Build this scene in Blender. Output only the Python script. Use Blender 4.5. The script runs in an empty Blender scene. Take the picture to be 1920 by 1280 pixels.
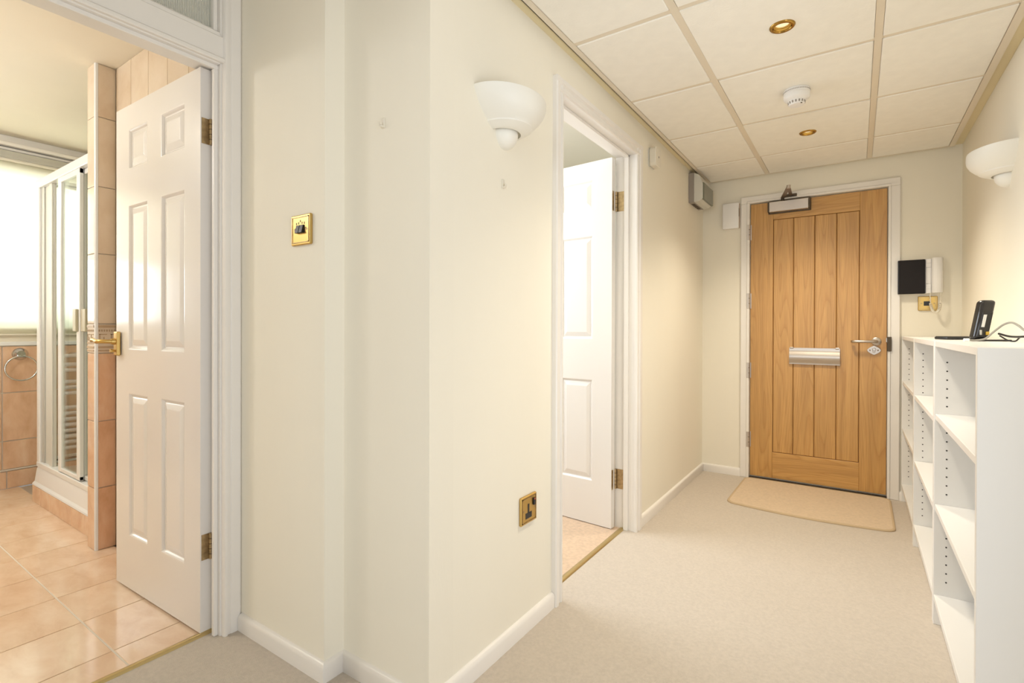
import bpy, bmesh, math, random
from mathutils import Vector, Matrix

SC = bpy.context.scene
COL = SC.collection
random.seed(7)
PI = math.pi

# ------------------------------------------------------------------ camera
H = 1.055
FPX, CY = 951.8, 619.86
yaw, pitch, roll = math.radians(34.166), math.radians(-0.2025), math.radians(0.1526)
F = Vector((-math.sin(yaw)*math.cos(pitch), math.cos(yaw)*math.cos(pitch), math.sin(pitch)))
R0 = Vector((math.cos(yaw), math.sin(yaw), 0)); U0 = R0.cross(F)
R = R0*math.cos(roll) + U0*math.sin(roll); U = U0*math.cos(roll) - R0*math.sin(roll)
cam_d = bpy.data.cameras.new('camera'); cam = bpy.data.objects.new('camera', cam_d); COL.objects.link(cam)
m = Matrix((R, U, -F)).transposed().to_4x4(); m.translation = Vector((0, 0, H)); cam.matrix_world = m
cam_d.sensor_width = 36; cam_d.lens = FPX/1920*36; cam_d.shift_y = (CY-640)/1920
cam_d.clip_start = .02
SC.camera = cam

# ------------------------------------------------------------------ light, world, exposure
w = bpy.data.worlds.new('world'); SC.world = w; w.use_nodes = True
w.node_tree.nodes['Background'].inputs[0].default_value = (.9, .95, 1, 1)
w.node_tree.nodes['Background'].inputs[1].default_value = .3
SC.view_settings.view_transform = 'Standard'; SC.view_settings.look = 'None'
SC.view_settings.gamma = 1; SC.view_settings.use_curve_mapping = False
SC.view_settings.exposure = 0.42
def area(name, loc, direction, sx, sy, power, color):
    d = bpy.data.lights.new(name, 'AREA'); d.shape = 'RECTANGLE'; d.size = sx; d.size_y = sy
    d.energy = power; d.color = color
    o = bpy.data.objects.new(name, d); COL.objects.link(o); o.location = loc
    o.rotation_euler = Vector(direction).to_track_quat('-Z', 'Y').to_euler()
    return o
# daylight through the open doorway of a bright room on the right, behind the camera
area('daylight_right_doorway', (2.6, -.2, 1.3), (-1, .15, -.03), 2.0, 1.8, 14, (.86, .94, 1.03))
# daylight from the end of the hall behind the camera
area('daylight_hall_end', (-.3, -4.6, 1.5), (0.03, 1, 0), 2.4, 1.8, 46, (.88, .95, 1.03))
# unseen upward fill lights, added to brighten the corridor ceiling
area('ceiling_fill', (-.3, -1.5, .12), (0, .6, .8), 1.5, .9, 6, (.97, .97, .95))
area('ceiling_fill_right', (1.75, .05, .10), (-.42, .38, .83), 1.7, 1.6, 36, (.95, .97, .98))
# added point light lifting the bathroom floor, tiles and door; no fitting behind it
bath_fill = bpy.data.lights.new('bathroom_fill', 'POINT'); bath_fill.energy = 21; bath_fill.color = (.96, .97, 1); bath_fill.shadow_soft_size = .14
bo = bpy.data.objects.new('bathroom_fill', bath_fill); COL.objects.link(bo); bo.location = (-3.3, -.3, 2.05)
# daylight outside the bathroom window
area('daylight_bathroom_window', (-5.0, .75, 1.65), (1, 0, 0), 3.0, 1.6, 80, (.95, .98, 1.0))
# daylight in the room behind the second door
area('daylight_side_room', (-2.6, 1.9, 1.75), (1, .25, -.05), 1.2, 1.2, 30, (.88, .95, 1.06))

DL = 44   # watts of each ceiling downlight

# ------------------------------------------------------------------ materials
def mat(name, col, rough=.5, metal=0, spec=.5, noise=0, nscale=5, bump=0, bscale=200, stretch=None, coat=0):
    M = bpy.data.materials.new(name); M.use_nodes = True
    nt = M.node_tree; b = nt.nodes['Principled BSDF']
    b.inputs['Base Color'].default_value = (*col, 1); b.inputs['Roughness'].default_value = rough
    b.inputs['Metallic'].default_value = metal; b.inputs['Specular IOR Level'].default_value = spec
    if coat: b.inputs['Coat Weight'].default_value = coat; b.inputs['Coat Roughness'].default_value = .05
    if noise or bump:
        tc = nt.nodes.new('ShaderNodeTexCoord'); mp = nt.nodes.new('ShaderNodeMapping')
        nt.links.new(tc.outputs['Object'], mp.inputs[0])
        if stretch: mp.inputs['Scale'].default_value = stretch
    if noise:
        n = nt.nodes.new('ShaderNodeTexNoise'); n.inputs['Scale'].default_value = nscale; n.inputs['Detail'].default_value = 5
        r = nt.nodes.new('ShaderNodeValToRGB')
        r.color_ramp.elements[0].color = (*[c*(1-noise) for c in col], 1); r.color_ramp.elements[0].position = .3
        r.color_ramp.elements[1].color = (*[min(1, c*(1+noise*.6)) for c in col], 1); r.color_ramp.elements[1].position = .7
        nt.links.new(mp.outputs[0], n.inputs['Vector']); nt.links.new(n.outputs[0], r.inputs[0]); nt.links.new(r.outputs[0], b.inputs['Base Color'])
    if bump:
        n2 = nt.nodes.new('ShaderNodeTexNoise'); n2.inputs['Scale'].default_value = bscale; n2.inputs['Detail'].default_value = 3
        bp = nt.nodes.new('ShaderNodeBump'); bp.inputs['Strength'].default_value = bump; bp.inputs['Distance'].default_value = .004
        nt.links.new(mp.outputs[0], n2.inputs['Vector']); nt.links.new(n2.outputs[0], bp.inputs['Height']); nt.links.new(bp.outputs[0], b.inputs['Normal'])
    return M

def tile_mat(name, c1, c2, c3, rough):
    M = bpy.data.materials.new(name); M.use_nodes = True; nt = M.node_tree; b = nt.nodes['Principled BSDF']
    tc = nt.nodes.new('ShaderNodeTexCoord'); oi = nt.nodes.new('ShaderNodeObjectInfo')
    ad = nt.nodes.new('ShaderNodeVectorMath'); ad.operation = 'ADD'
    sc = nt.nodes.new('ShaderNodeVectorMath'); sc.operation = 'SCALE'; sc.inputs[3].default_value = 37
    cb = nt.nodes.new('ShaderNodeCombineXYZ')
    for k in range(3): nt.links.new(oi.outputs['Random'], cb.inputs[k])
    nt.links.new(cb.outputs[0], sc.inputs[0]); nt.links.new(tc.outputs['Object'], ad.inputs[0]); nt.links.new(sc.outputs[0], ad.inputs[1])
    mp = nt.nodes.new('ShaderNodeMapping'); mp.inputs['Scale'].default_value = (6, 12, 6); mp.inputs['Rotation'].default_value = (0, .3, .5)
    nt.links.new(ad.outputs[0], mp.inputs[0])
    n = nt.nodes.new('ShaderNodeTexNoise'); n.inputs['Scale'].default_value = 1; n.inputs['Detail'].default_value = 6
    n.inputs['Distortion'].default_value = .35; n.inputs['Roughness'].default_value = .6
    nt.links.new(mp.outputs[0], n.inputs['Vector'])
    r = nt.nodes.new('ShaderNodeValToRGB'); e = r.color_ramp.elements
    e[0].color = (*c1, 1); e[0].position = .30; e[1].color = (*c3, 1); e[1].position = .74
    k = e.new(.52); k.color = (*c2, 1)
    nt.links.new(n.outputs[0], r.inputs[0]); nt.links.new(r.outputs[0], b.inputs['Base Color'])
    b.inputs['Roughness'].default_value = rough
    return M

def wood_mat(name, along):
    """oak: grain runs along local axis 'x' or 'z'"""
    M = bpy.data.materials.new(name); M.use_nodes = True; nt = M.node_tree; b = nt.nodes['Principled BSDF']
    L = nt.links.new
    tc = nt.nodes.new('ShaderNodeTexCoord'); oi = nt.nodes.new('ShaderNodeObjectInfo')
    cb = nt.nodes.new('ShaderNodeCombineXYZ'); sc = nt.nodes.new('ShaderNodeVectorMath'); sc.operation = 'SCALE'; sc.inputs[3].default_value = 23
    L(oi.outputs['Random'], cb.inputs[0]); L(oi.outputs['Random'], cb.inputs[2]); L(cb.outputs[0], sc.inputs[0])
    ad = nt.nodes.new('ShaderNodeVectorMath'); ad.operation = 'ADD'; L(tc.outputs['Object'], ad.inputs[0]); L(sc.outputs[0], ad.inputs[1])
    # broad growth rings (cathedral figure) from contour lines of a stretched noise
    m1 = nt.nodes.new('ShaderNodeMapping'); m1.inputs['Scale'].default_value = (7, 7, .55) if along == 'z' else (.55, 7, 7)
    L(ad.outputs[0], m1.inputs[0])
    n1 = nt.nodes.new('ShaderNodeTexNoise'); n1.inputs['Scale'].default_value = 1; n1.inputs['Detail'].default_value = 1.5; n1.inputs['Roughness'].default_value = .4
    L(m1.outputs[0], n1.inputs['Vector'])
    mu = nt.nodes.new('ShaderNodeMath'); mu.operation = 'MULTIPLY'; mu.inputs[1].default_value = 22; L(n1.outputs[0], mu.inputs[0])
    fr = nt.nodes.new('ShaderNodeMath'); fr.operation = 'FRACT'; L(mu.outputs[0], fr.inputs[0])
    # fine pores
    m2 = nt.nodes.new('ShaderNodeMapping'); m2.inputs['Scale'].default_value = (320, 320, 7) if along == 'z' else (7, 320, 320)
    L(ad.outputs[0], m2.inputs[0])
    n2 = nt.nodes.new('ShaderNodeTexNoise'); n2.inputs['Scale'].default_value = 1; n2.inputs['Detail'].default_value = 3; L(m2.outputs[0], n2.inputs['Vector'])
    m3 = nt.nodes.new('ShaderNodeMapping'); m3.inputs['Scale'].default_value = (30, 30, 1.2) if along == 'z' else (1.2, 30, 30)
    L(ad.outputs[0], m3.inputs[0])
    n3 = nt.nodes.new('ShaderNodeTexNoise'); n3.inputs['Scale'].default_value = 1; n3.inputs['Detail'].default_value = 2; L(m3.outputs[0], n3.inputs['Vector'])
    r = nt.nodes.new('ShaderNodeValToRGB'); e = r.color_ramp.elements
    e[0].position = 0; e[0].color = (.575, .315, .098, 1); e[1].position = 1; e[1].color = (.535, .28, .080, 1)
    k = e.new(.15); k.color = (.62, .35, .112, 1); k = e.new(.75); k.color = (.60, .33, .104, 1)
    L(fr.outputs[0], r.inputs[0])
    r2 = nt.nodes.new('ShaderNodeValToRGB'); r2.color_ramp.elements[0].color = (.80, .77, .74, 1); r2.color_ramp.elements[0].position = .3
    r2.color_ramp.elements[1].color = (1, 1, 1, 1); r2.color_ramp.elements[1].position = .55; L(n2.outputs[0], r2.inputs[0])
    r3 = nt.nodes.new('ShaderNodeValToRGB'); r3.color_ramp.elements[0].color = (.9, .88, .85, 1); r3.color_ramp.elements[0].position = .35
    r3.color_ramp.elements[1].color = (1.06, 1.06, 1.06, 1); r3.color_ramp.elements[1].position = .65; L(n3.outputs[0], r3.inputs[0])
    x1 = nt.nodes.new('ShaderNodeMixRGB'); x1.blend_type = 'MULTIPLY'; x1.inputs[0].default_value = .75; L(r.outputs[0], x1.inputs[1]); L(r2.outputs[0], x1.inputs[2])
    x2 = nt.nodes.new('ShaderNodeMixRGB'); x2.blend_type = 'MULTIPLY'; x2.inputs[0].default_value = 1; L(x1.outputs[0], x2.inputs[1]); L(r3.outputs[0], x2.inputs[2])
    L(x2.outputs[0], b.inputs['Base Color'])
    b.inputs['Roughness'].default_value = .33
    return M

def glass_mat(name, tint, ior=1.35, rough=.02):
    M = bpy.data.materials.new(name); M.use_nodes = True; nt = M.node_tree; nt.nodes.clear()
    o = nt.nodes.new('ShaderNodeOutputMaterial'); mx = nt.nodes.new('ShaderNodeMixShader'); fz = nt.nodes.new('ShaderNodeFresnel')
    ge = nt.nodes.new('ShaderNodeNewGeometry'); mr = nt.nodes.new('ShaderNodeMapRange')   # a pane that does not refract: same reflectance entering and leaving
    mr.inputs['To Min'].default_value = ior; mr.inputs['To Max'].default_value = 1/ior
    nt.links.new(ge.outputs['Backfacing'], mr.inputs['Value']); nt.links.new(mr.outputs[0], fz.inputs[0])
    t = nt.nodes.new('ShaderNodeBsdfTransparent'); t.inputs[0].default_value = (*tint, 1)
    g = nt.nodes.new('ShaderNodeBsdfGlossy'); g.inputs['Roughness'].default_value = rough
    nt.links.new(fz.outputs[0], mx.inputs[0]); nt.links.new(t.outputs[0], mx.inputs[1]); nt.links.new(g.outputs[0], mx.inputs[2])
    nt.links.new(mx.outputs[0], o.inputs[0])
    return M

def blind_mat(name):
    M = bpy.data.materials.new(name); M.use_nodes = True; nt = M.node_tree; nt.nodes.clear()
    o = nt.nodes.new('ShaderNodeOutputMaterial'); mx = nt.nodes.new('ShaderNodeMixShader'); mx.inputs[0].default_value = .6
    d = nt.nodes.new('ShaderNodeBsdfDiffuse'); d.inputs[0].default_value = (.85, .80, .64, 1)
    t = nt.nodes.new('ShaderNodeBsdfTranslucent'); t.inputs[0].default_value = (.93, .93, .86, 1)
    nt.links.new(d.outputs[0], mx.inputs[1]); nt.links.new(t.outputs[0], mx.inputs[2]); nt.links.new(mx.outputs[0], o.inputs[0])
    return M

def reeded_mat(name):
    M = bpy.data.materials.new(name); M.use_nodes = True; nt = M.node_tree; b = nt.nodes['Principled BSDF']
    b.inputs['Base Color'].default_value = (.92, .91, .80, 1); b.inputs['Transmission Weight'].default_value = .25
    b.inputs['Roughness'].default_value = .45
    tc = nt.nodes.new('ShaderNodeTexCoord'); wv = nt.nodes.new('ShaderNodeTexWave'); wv.bands_direction = 'Y'
    wv.inputs['Scale'].default_value = 60; bp = nt.nodes.new('ShaderNodeBump'); bp.inputs['Strength'].default_value = .8; bp.inputs['Distance'].default_value = .004
    nt.links.new(tc.outputs['Object'], wv.inputs[0]); nt.links.new(wv.outputs[1], bp.inputs['Height']); nt.links.new(bp.outputs[0], b.inputs['Normal'])
    return M

WALL = mat('cream_wall_paint', (.885, .828, .70), .75, noise=.02, nscale=2.5, bump=.06, bscale=160, stretch=(1, 1, .25))
GREYWALL = mat('side_room_wall_paint', (.66, .66, .55), .8, noise=.02)
PLASTER = mat('cream_ceiling_plaster', (.86, .79, .65), .8, noise=.02, nscale=3)
TRIM = mat('white_gloss_trim', (.86, .815, .755), .28, noise=.012, nscale=6)
DOORW = mat('white_gloss_door_paint', (.82, .775, .725), .16, noise=.01, nscale=4, bump=.02, bscale=25)
CARPET = mat('beige_carpet', (.60, .525, .44), .95, noise=.07, nscale=90, bump=.55, bscale=420)
CARPET2 = mat('pink_beige_carpet', (.70, .52, .37), .95, noise=.12, nscale=60, bump=.6, bscale=420)
MATM = mat('tan_doormat_pile', (.68, .53, .37), .95, noise=.08, nscale=70, bump=.4, bscale=500)
MATB = mat('tan_doormat_binding', (.56, .42, .26), .9, bump=.3, bscale=300)
CTILE = mat('cream_ceiling_tile', (.95, .915, .835), .85, noise=.025, nscale=18, bump=.15, bscale=120)
RAIL = mat('beige_ceiling_rail', (.80, .71, .57), .45)
GAPM = mat('shadow_gap_paint', (.80, .70, .46), .8)
BRASS = mat('polished_brass', (.60, .41, .14), .34, 1)
BRASS_D = mat('aged_brass', (.50, .38, .22), .38, 1, noise=.3, nscale=60)
BRASS_T = mat('dull_brass_strip', (.56, .43, .20), .35, .8)
BRASS_L = mat('lacquered_dark_brass', (.42, .25, .06), .25, 1)
SATIN = mat('satin_steel', (.55, .49, .43), .36, 1)
CHROME = mat('chrome', (.70, .70, .70), .10, 1)
DARKM = mat('dark_bronze_metal', (.10, .075, .05), .45, .6)
ARMM = mat('brown_bronze_metal', (.26, .18, .12), .4, .8)
BLACK = mat('black_plastic', (.012, .011, .011), .35)
BLACKG = mat('black_gloss_plastic', (.02, .018, .017), .12)
BLACKM = mat('black_satin_plastic', (.016, .013, .013), .55, spec=.2)
PULL = mat('khaki_plastic_pull', (.52, .47, .33), .4)
WHITEP = mat('white_plastic', (.90, .875, .845), .35)
CREAMP = mat('cream_plastic', (.80, .74, .62), .4)
GREYP = mat('grey_plastic', (.33, .29, .25), .5)
PALEG = mat('pale_grey_plastic', (.66, .64, .57), .4)
LENS = mat('smoked_lens', (.17, .17, .12), .15)
CERAM = mat('cream_ceramic', (.86, .83, .75), .45)
SHELF = mat('white_melamine', (.85, .83, .795), .32)
HOLE = mat('dark_hole', (.05, .045, .04), .8)
GROUT = mat('pale_grout', (.72, .64, .54), .8)
GROUTD = mat('grey_grout', (.46, .38, .30), .8)
FTILE = tile_mat('peach_floor_tile', (.74, .51, .34), (.82, .61, .43), (.88, .70, .53), .12)
WTILE = tile_mat('terracotta_wall_tile', (.68, .41, .25), (.78, .51, .33), (.84, .61, .43), .10)
UTILE = tile_mat('tan_upper_tile', (.70, .55, .40), (.76, .62, .47), (.80, .67, .53), .10)
BORD = mat('cream_border_tile', (.74, .62, .49), .22)
BORD2 = mat('tan_border_relief', (.50, .36, .23), .25)
ENAMEL = mat('white_enamel', (.85, .84, .82), .18)
ALU = mat('white_aluminium', (.84, .83, .80), .25)
ALUG = mat('grey_aluminium', (.55, .54, .50), .3, .4)
OAKZ = wood_mat('oak_grain_upright', 'z'); OAKX = wood_mat('oak_grain_across', 'x')
OAKD = mat('dark_oak_groove', (.20, .085, .02), .6)
GLASS = glass_mat('clear_shower_glass', (.95, .975, .95)); PANE = glass_mat('window_pane_glass', (.97, .98, .97))
BLIND = blind_mat('translucent_blind'); REED = reeded_mat('reeded_glass')
LAMPF = mat('halogen_lamp_face', (.80, .78, .62), .12, .6)
YELL = mat('yellow_port_plastic', (.62, .40, .05), .4)
LABELM = mat('white_sticker', (.8, .8, .78), .4)
CABG = mat('grey_cable', (.30, .28, .24), .45); REDP = mat('red_indicator', (.45, .08, .05), .3)

LAMPF.node_tree.nodes['Principled BSDF'].inputs['Emission Color'].default_value = (1, .9, .6, 1)
LAMPF.node_tree.nodes['Principled BSDF'].inputs['Emission Strength'].default_value = .55

# ------------------------------------------------------------------ builders
class MB:
    def __init__(s): s.bm = bmesh.new()
    def box(s, x0, x1, y0, y1, z0, z1, bev=0, seg=1):
        x0, x1 = sorted((x0, x1)); y0, y1 = sorted((y0, y1)); z0, z1 = sorted((z0, z1))
        v = [s.bm.verts.new(p) for p in ((x0,y0,z0),(x1,y0,z0),(x1,y1,z0),(x0,y1,z0),(x0,y0,z1),(x1,y0,z1),(x1,y1,z1),(x0,y1,z1))]
        f = [s.bm.faces.new([v[i] for i in q]) for q in ((0,3,2,1),(4,5,6,7),(0,1,5,4),(1,2,6,5),(2,3,7,6),(3,0,4,7))]
        if bev:
            es = {e for q in f for e in q.edges}
            bmesh.ops.bevel(s.bm, geom=list(es), offset=bev, segments=seg, profile=.5, affect='EDGES')
        return s
    def prism(s, pts, axis, a0, a1, bev=0):
        """2-D polygon extruded along an axis; pts are in the other two axes, in xyz order"""
        def P(p, a): return {'x': (a, p[0], p[1]), 'y': (p[0], a, p[1]), 'z': (p[0], p[1], a)}[axis]
        A = [s.bm.verts.new(P(p, a0)) for p in pts]; B = [s.bm.verts.new(P(p, a1)) for p in pts]
        n = len(pts); fs = [s.bm.faces.new(A), s.bm.faces.new(B[::-1])]
        for i in range(n): fs.append(s.bm.faces.new((A[i], B[i], B[(i+1) % n], A[(i+1) % n])))
        bmesh.ops.recalc_face_normals(s.bm, faces=fs)
        if bev: bmesh.ops.bevel(s.bm, geom=list({e for q in fs for e in q.edges}), offset=bev, segments=1, affect='EDGES')
        return s
    def sweep(s, prof, p0, p1, n, m0=0, m1=0):
        """profile (out, up) along p0->p1 in plan; n = outward normal; m0/m1 shift the ends along the run per unit of out (mitres)"""
        p0 = Vector(p0); p1 = Vector(p1); d = (p1-p0).normalized(); n = Vector(n)
        A = [s.bm.verts.new(p0 + n*o + Vector((0, 0, u)) + d*(m0*o)) for o, u in prof]
        B = [s.bm.verts.new(p1 + n*o + Vector((0, 0, u)) + d*(m1*o)) for o, u in prof]
        k = len(prof); fs = [s.bm.faces.new(A), s.bm.faces.new(B[::-1])]
        for i in range(k): fs.append(s.bm.faces.new((A[i], B[i], B[(i+1) % k], A[(i+1) % k])))
        bmesh.ops.recalc_face_normals(s.bm, faces=fs); return s
    def lathe(s, prof, c, axis='z', seg=32, a0=0, a1=2*PI, sx=1, sy=1, close=False):
        """profile list of (r, h) turned round an axis through c"""
        full = abs(a1-a0-2*PI) < 1e-6; nn = seg if full else seg+1; rings = []
        for r, h in prof:
            row = []
            for i in range(nn):
                t = a0+(a1-a0)*i/seg; x, y = r*math.cos(t)*sx, r*math.sin(t)*sy
                p = {'z': (x, y, h), 'y': (x, h, y), 'x': (h, x, y)}[axis]
                row.append(s.bm.verts.new((c[0]+p[0], c[1]+p[1], c[2]+p[2])))
            rings.append(row)
        fs = []
        for j in range(len(rings)-1):
            for i in range(nn if full else nn-1):
                k = (i+1) % nn
                try: fs.append(s.bm.faces.new((rings[j][i], rings[j][k], rings[j+1][k], rings[j+1][i])))
                except ValueError: pass
        if close:
            for row in (rings[0], rings[-1]): fs.append(s.bm.faces.new(row))
        bmesh.ops.remove_doubles(s.bm, verts=[v for r in rings for v in r], dist=1e-6)
        fs = [f for f in fs if f.is_valid]
        bmesh.ops.recalc_face_normals(s.bm, faces=fs); return s
    def tube(s, pts, r, seg=10, closed=False):
        pts = [Vector(p) for p in pts]; n = len(pts); rows = []; up = Vector((0, 0, 1)); prev = None
        for i, p in enumerate(pts):
            a = pts[i-1] if (i > 0 or closed) else p; b = pts[(i+1) % n] if (i < n-1 or closed) else p
            t = (b-a).normalized()
            if prev is None:
                x = t.cross(up)
                if x.length < 1e-3: x = t.cross(Vector((1, 0, 0)))
            else:
                x = prev - t*prev.dot(t)
            x.normalize(); prev = x; y = t.cross(x); rr = r[i] if isinstance(r, (list, tuple)) else r
            rows.append([s.bm.verts.new(p + x*rr*math.cos(2*PI*k/seg) + y*rr*math.sin(2*PI*k/seg)) for k in range(seg)])
        fs = []
        for i in range(n if closed else n-1):
            A, B = rows[i], rows[(i+1) % n]
            for k in range(seg): fs.append(s.bm.faces.new((A[k], A[(k+1) % seg], B[(k+1) % seg], B[k])))
        if not closed: fs.append(s.bm.faces.new(rows[0][::-1])); fs.append(s.bm.faces.new(rows[-1]))
        bmesh.ops.recalc_face_normals(s.bm, faces=fs); return s
    def cyl(s, c, r, axis, a0, a1, seg=20):
        p = list(c); q = list(c); i = 'xyz'.index(axis); p[i] = a0; q[i] = a1
        return s.tube((p, q), r, seg)
    def xf(s, M):
        bmesh.ops.transform(s.bm, matrix=M, verts=s.bm.verts); return s

def W(o):
    M = Matrix.Identity(4)
    while o is not None:
        M = Matrix.LocRotScale(o.location, o.rotation_euler, o.scale) @ M; o = o.parent
    return M

def mk(name, mb, material, parent=None, world=True, smooth=None):
    """link a mesh; with a parent the vertices (given in world space unless world=False) become local to it"""
    bm = mb.bm; c = Vector((0, 0, 0))
    if parent is not None and world: bmesh.ops.transform(bm, matrix=W(parent).inverted(), verts=bm.verts)
    lo = Vector((min(v.co.x for v in bm.verts), min(v.co.y for v in bm.verts), min(v.co.z for v in bm.verts)))
    hi = Vector((max(v.co.x for v in bm.verts), max(v.co.y for v in bm.verts), max(v.co.z for v in bm.verts)))
    c = Vector(((lo.x+hi.x)/2, (lo.y+hi.y)/2, lo.z))
    bmesh.ops.translate(bm, vec=-c, verts=bm.verts)
    me = bpy.data.meshes.new(name); bm.to_mesh(me); bm.free(); me.materials.append(material)
    if smooth is not None:
        me.polygons.foreach_set('use_smooth', [True]*len(me.polygons))
        me.set_sharp_from_angle(angle=math.radians(smooth))
    o = bpy.data.objects.new(name, me); COL.objects.link(o); o.location = c
    if parent is not None: o.parent = parent
    return o

def tag(o, label, cat, group=None, kind=None):
    o['label'] = label; o['category'] = cat
    if group: o['group'] = group
    if kind: o['kind'] = kind
    return o
def thing(name, label, cat, loc=(0, 0, 0), rotz=0, group=None, kind=None):
    o = bpy.data.objects.new(name, None); COL.objects.link(o); o.location = loc; o.rotation_euler = (0, 0, rotz)
    o.empty_display_size = .05
    return tag(o, label, cat, group, kind)
def struct(name, mb, material, label, cat, smooth=None):
    return tag(mk(name, mb, material, smooth=smooth), label, cat, kind='structure')
def clone(src, loc, parent, name=None):
    o = src.copy(); COL.objects.link(o); o.parent = parent; o.location = loc
    if name: o.name = name
    return o

# ------------------------------------------------------------------ setting: levels and planes
XL, YB, XR = -.957, 3.955, .512          # corridor left, entrance and right wall faces
Y2, XS, YSW = 1.012, -1.317, .942        # stepped corner
XB, XBI = -1.80, -1.90                   # bathroom partition: hall face, bathroom face
CZ, TOP = 2.14, 2.42
YF = -1.7
D2a, D2b, D2h = 1.735, 2.545, 1.965      # side doorway
BDa, BDb, BDh = .155, .875, 1.952        # bathroom doorway
BX, BYT, BYW, BYE, BCZ = -4.60, .957, -.90, 1.90, 2.305   # bathroom: window wall, tiled wall, near wall, shower end, ceiling

struct('floor', MB().box(-1.862, 1.3, YF, YB+.1, -.06, 0), CARPET, 'beige carpet covering the hall and corridor floor', 'floor')
struct('wall_left', MB().box(XL-.1, XL, Y2+.1, D2a-.02, 0, TOP).box(XL-.1, XL, D2a-.02, D2b+.02, D2h+.02, TOP).box(XL-.1, XL, D2b+.02, YB+.1, 0, TOP),
       WALL, 'long cream corridor wall with the half open white door', 'wall')
struct('wall_corner', MB().box(XS, XL, Y2, Y2+.1, 0, TOP), WALL, 'cream wall return between the projecting corner and the shallow step', 'wall')
struct('wall_switch', MB().box(XBI, XS, YSW, Y2+.1, 0, TOP), WALL, 'cream wall with the brass light switch beside the bathroom doorway', 'wall')
struct('wall_back', MB().box(-.69, .22, YB+.02, YB+.1, 0, TOP).box(XL, -.632, YB, YB+.1, 0, TOP).box(.161, XR+.1, YB, YB+.1, 0, TOP).box(-.632, .161, YB, YB+.1, 1.95, TOP),
       WALL, 'cream end wall around the oak entrance door', 'wall')
struct('wall_right', MB().box(XR, XR+.1, 1.35, YB+.1, 0, TOP).box(XR, XR+.1, -.95, 1.35, 2.2, TOP).box(XR, XR+.1, YF, -.95, 0, TOP), WALL, 'cream right wall above the white bookcases', 'wall')
struct('wall_front', MB().box(XB-.1, -1.1, YF-.1, YF, 0, TOP).box(.5, 1.3, YF-.1, YF, 0, TOP).box(-1.1, .5, YF-.1, YF, 2.2, TOP).box(-1.1, .5, YF-.1, YF, 0, .6), WALL, 'cream wall behind the viewer at the hall end', 'wall')
struct('wall_partition', MB().box(XBI, XB, YF, BDa-.02, 0, TOP).box(XBI, XB, BDb+.02, YSW, 0, TOP).box(XBI, XB, BDa-.02, BDb+.02, 2.34, TOP),
       WALL, 'cream partition wall holding the bathroom doorway', 'wall')

# suspended ceiling -------------------------------------------------------------
XCa, XCb, YCe = -.897, .447, 3.922
g1a, g1b, g2a, g2b = -.532, -.506, .050, .075
ceil = thing('ceiling', 'suspended ceiling of square cream tiles in a beige grid', 'ceiling', (-.22, 1.2, CZ), kind='structure')
mk('slab', MB().box(XL, XR, YF, YB, 2.19, 2.25), GAPM, ceil)
for a, b in ((XL, XCa-.0215), (XCb+.0255, XR)): mk('gap_strip', MB().box(a, b, YF, YB, CZ+.010, CZ+.02), GAPM, ceil)
mk('gap_strip', MB().box(XCa, XCb, YCe+.0055, YB, CZ+.010, CZ+.02), GAPM, ceil)
rows = [1.7459 + .5907*k for k in range(-5, 4)]
ys = [YF+.03] + [y for y in rows if y > YF+.1] + [YCe]
cols = [(XCa, g1a), (g1b, g2a), (g2b, XCb)]
TH, RW = .0045, .0125
def holed_tile(x0, x1, y0, y1, z0, z1, cx, cy, r, n=40):
    mb = MB(); b = mb.bm; ring = []; sq = []
    for i in range(n):
        a = 2*PI*i/n; dx, dy = math.cos(a), math.sin(a)
        t = min(((x1 if dx > 0 else x0)-cx)/dx if abs(dx) > 1e-9 else 1e9, ((y1 if dy > 0 else y0)-cy)/dy if abs(dy) > 1e-9 else 1e9)
        ring.append((cx+r*dx, cy+r*dy)); sq.append((cx+t*dx, cy+t*dy))
    def near(p): # snap the ray that comes closest to each corner
        for X in (x0, x1):
            for Y in (y0, y1):
                if sq[p] == min(sq, key=lambda q: (q[0]-X)**2+(q[1]-Y)**2): return (X, Y)
        return sq[p]
    sq = [near(i) for i in range(n)]
    V = [[b.verts.new((*p, z)) for p in L] for z in (z0, z1) for L in (ring, sq)]
    fs = []
    for i in range(n):
        k = (i+1) % n
        fs += [b.faces.new((V[0][i], V[0][k], V[1][k], V[1][i])), b.faces.new((V[2][i], V[2][k], V[3][k], V[3][i])),
               b.faces.new((V[0][i], V[0][k], V[2][k], V[2][i])), b.faces.new((V[1][i], V[1][k], V[3][k], V[3][i]))]
    bmesh.ops.recalc_face_normals(b, faces=fs)
    return mb
lamps = [(-.2245, 2.048), (-.2265, 3.226)]
cache = {}
for j in range(len(ys)-1):
    y0, y1 = ys[j]+(RW if j else 0), ys[j+1]-(RW if j < len(ys)-2 else 0)
    for i, (x0, x1) in enumerate(cols):
        lp = [l for l in lamps if x0 < l[0] < x1 and y0 < l[1] < y1]
        if lp:
            mk('ceiling_tile', holed_tile(x0+.001, x1-.001, y0, y1, CZ, CZ+.015, lp[0][0], lp[0][1], .033), CTILE, ceil)
            continue
        key = (i, round(y1-y0, 4))
        if key in cache:
            clone(cache[key], Vector(((x0+x1)/2, (y0+y1)/2, CZ)) - ceil.location, ceil)
        else:
            cache[key] = mk('ceiling_tile', MB().box(x0+.001, x1-.001, y0, y1, CZ, CZ+.015, .003), CTILE, ceil)
for a, b in ((g1a, g1b), (g2a, g2b)):
    mk('grid_rail', MB().box(a, b, YF+.03, YCe, CZ+.0015, CZ+.03), RAIL, ceil)
for j, y in enumerate(ys[1:-1]):
    for (x0, x1) in cols:
        mk('cross_rail', MB().box(x0, x1, y-RW, y+RW, CZ+TH, CZ+.03), RAIL, ceil)
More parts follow.
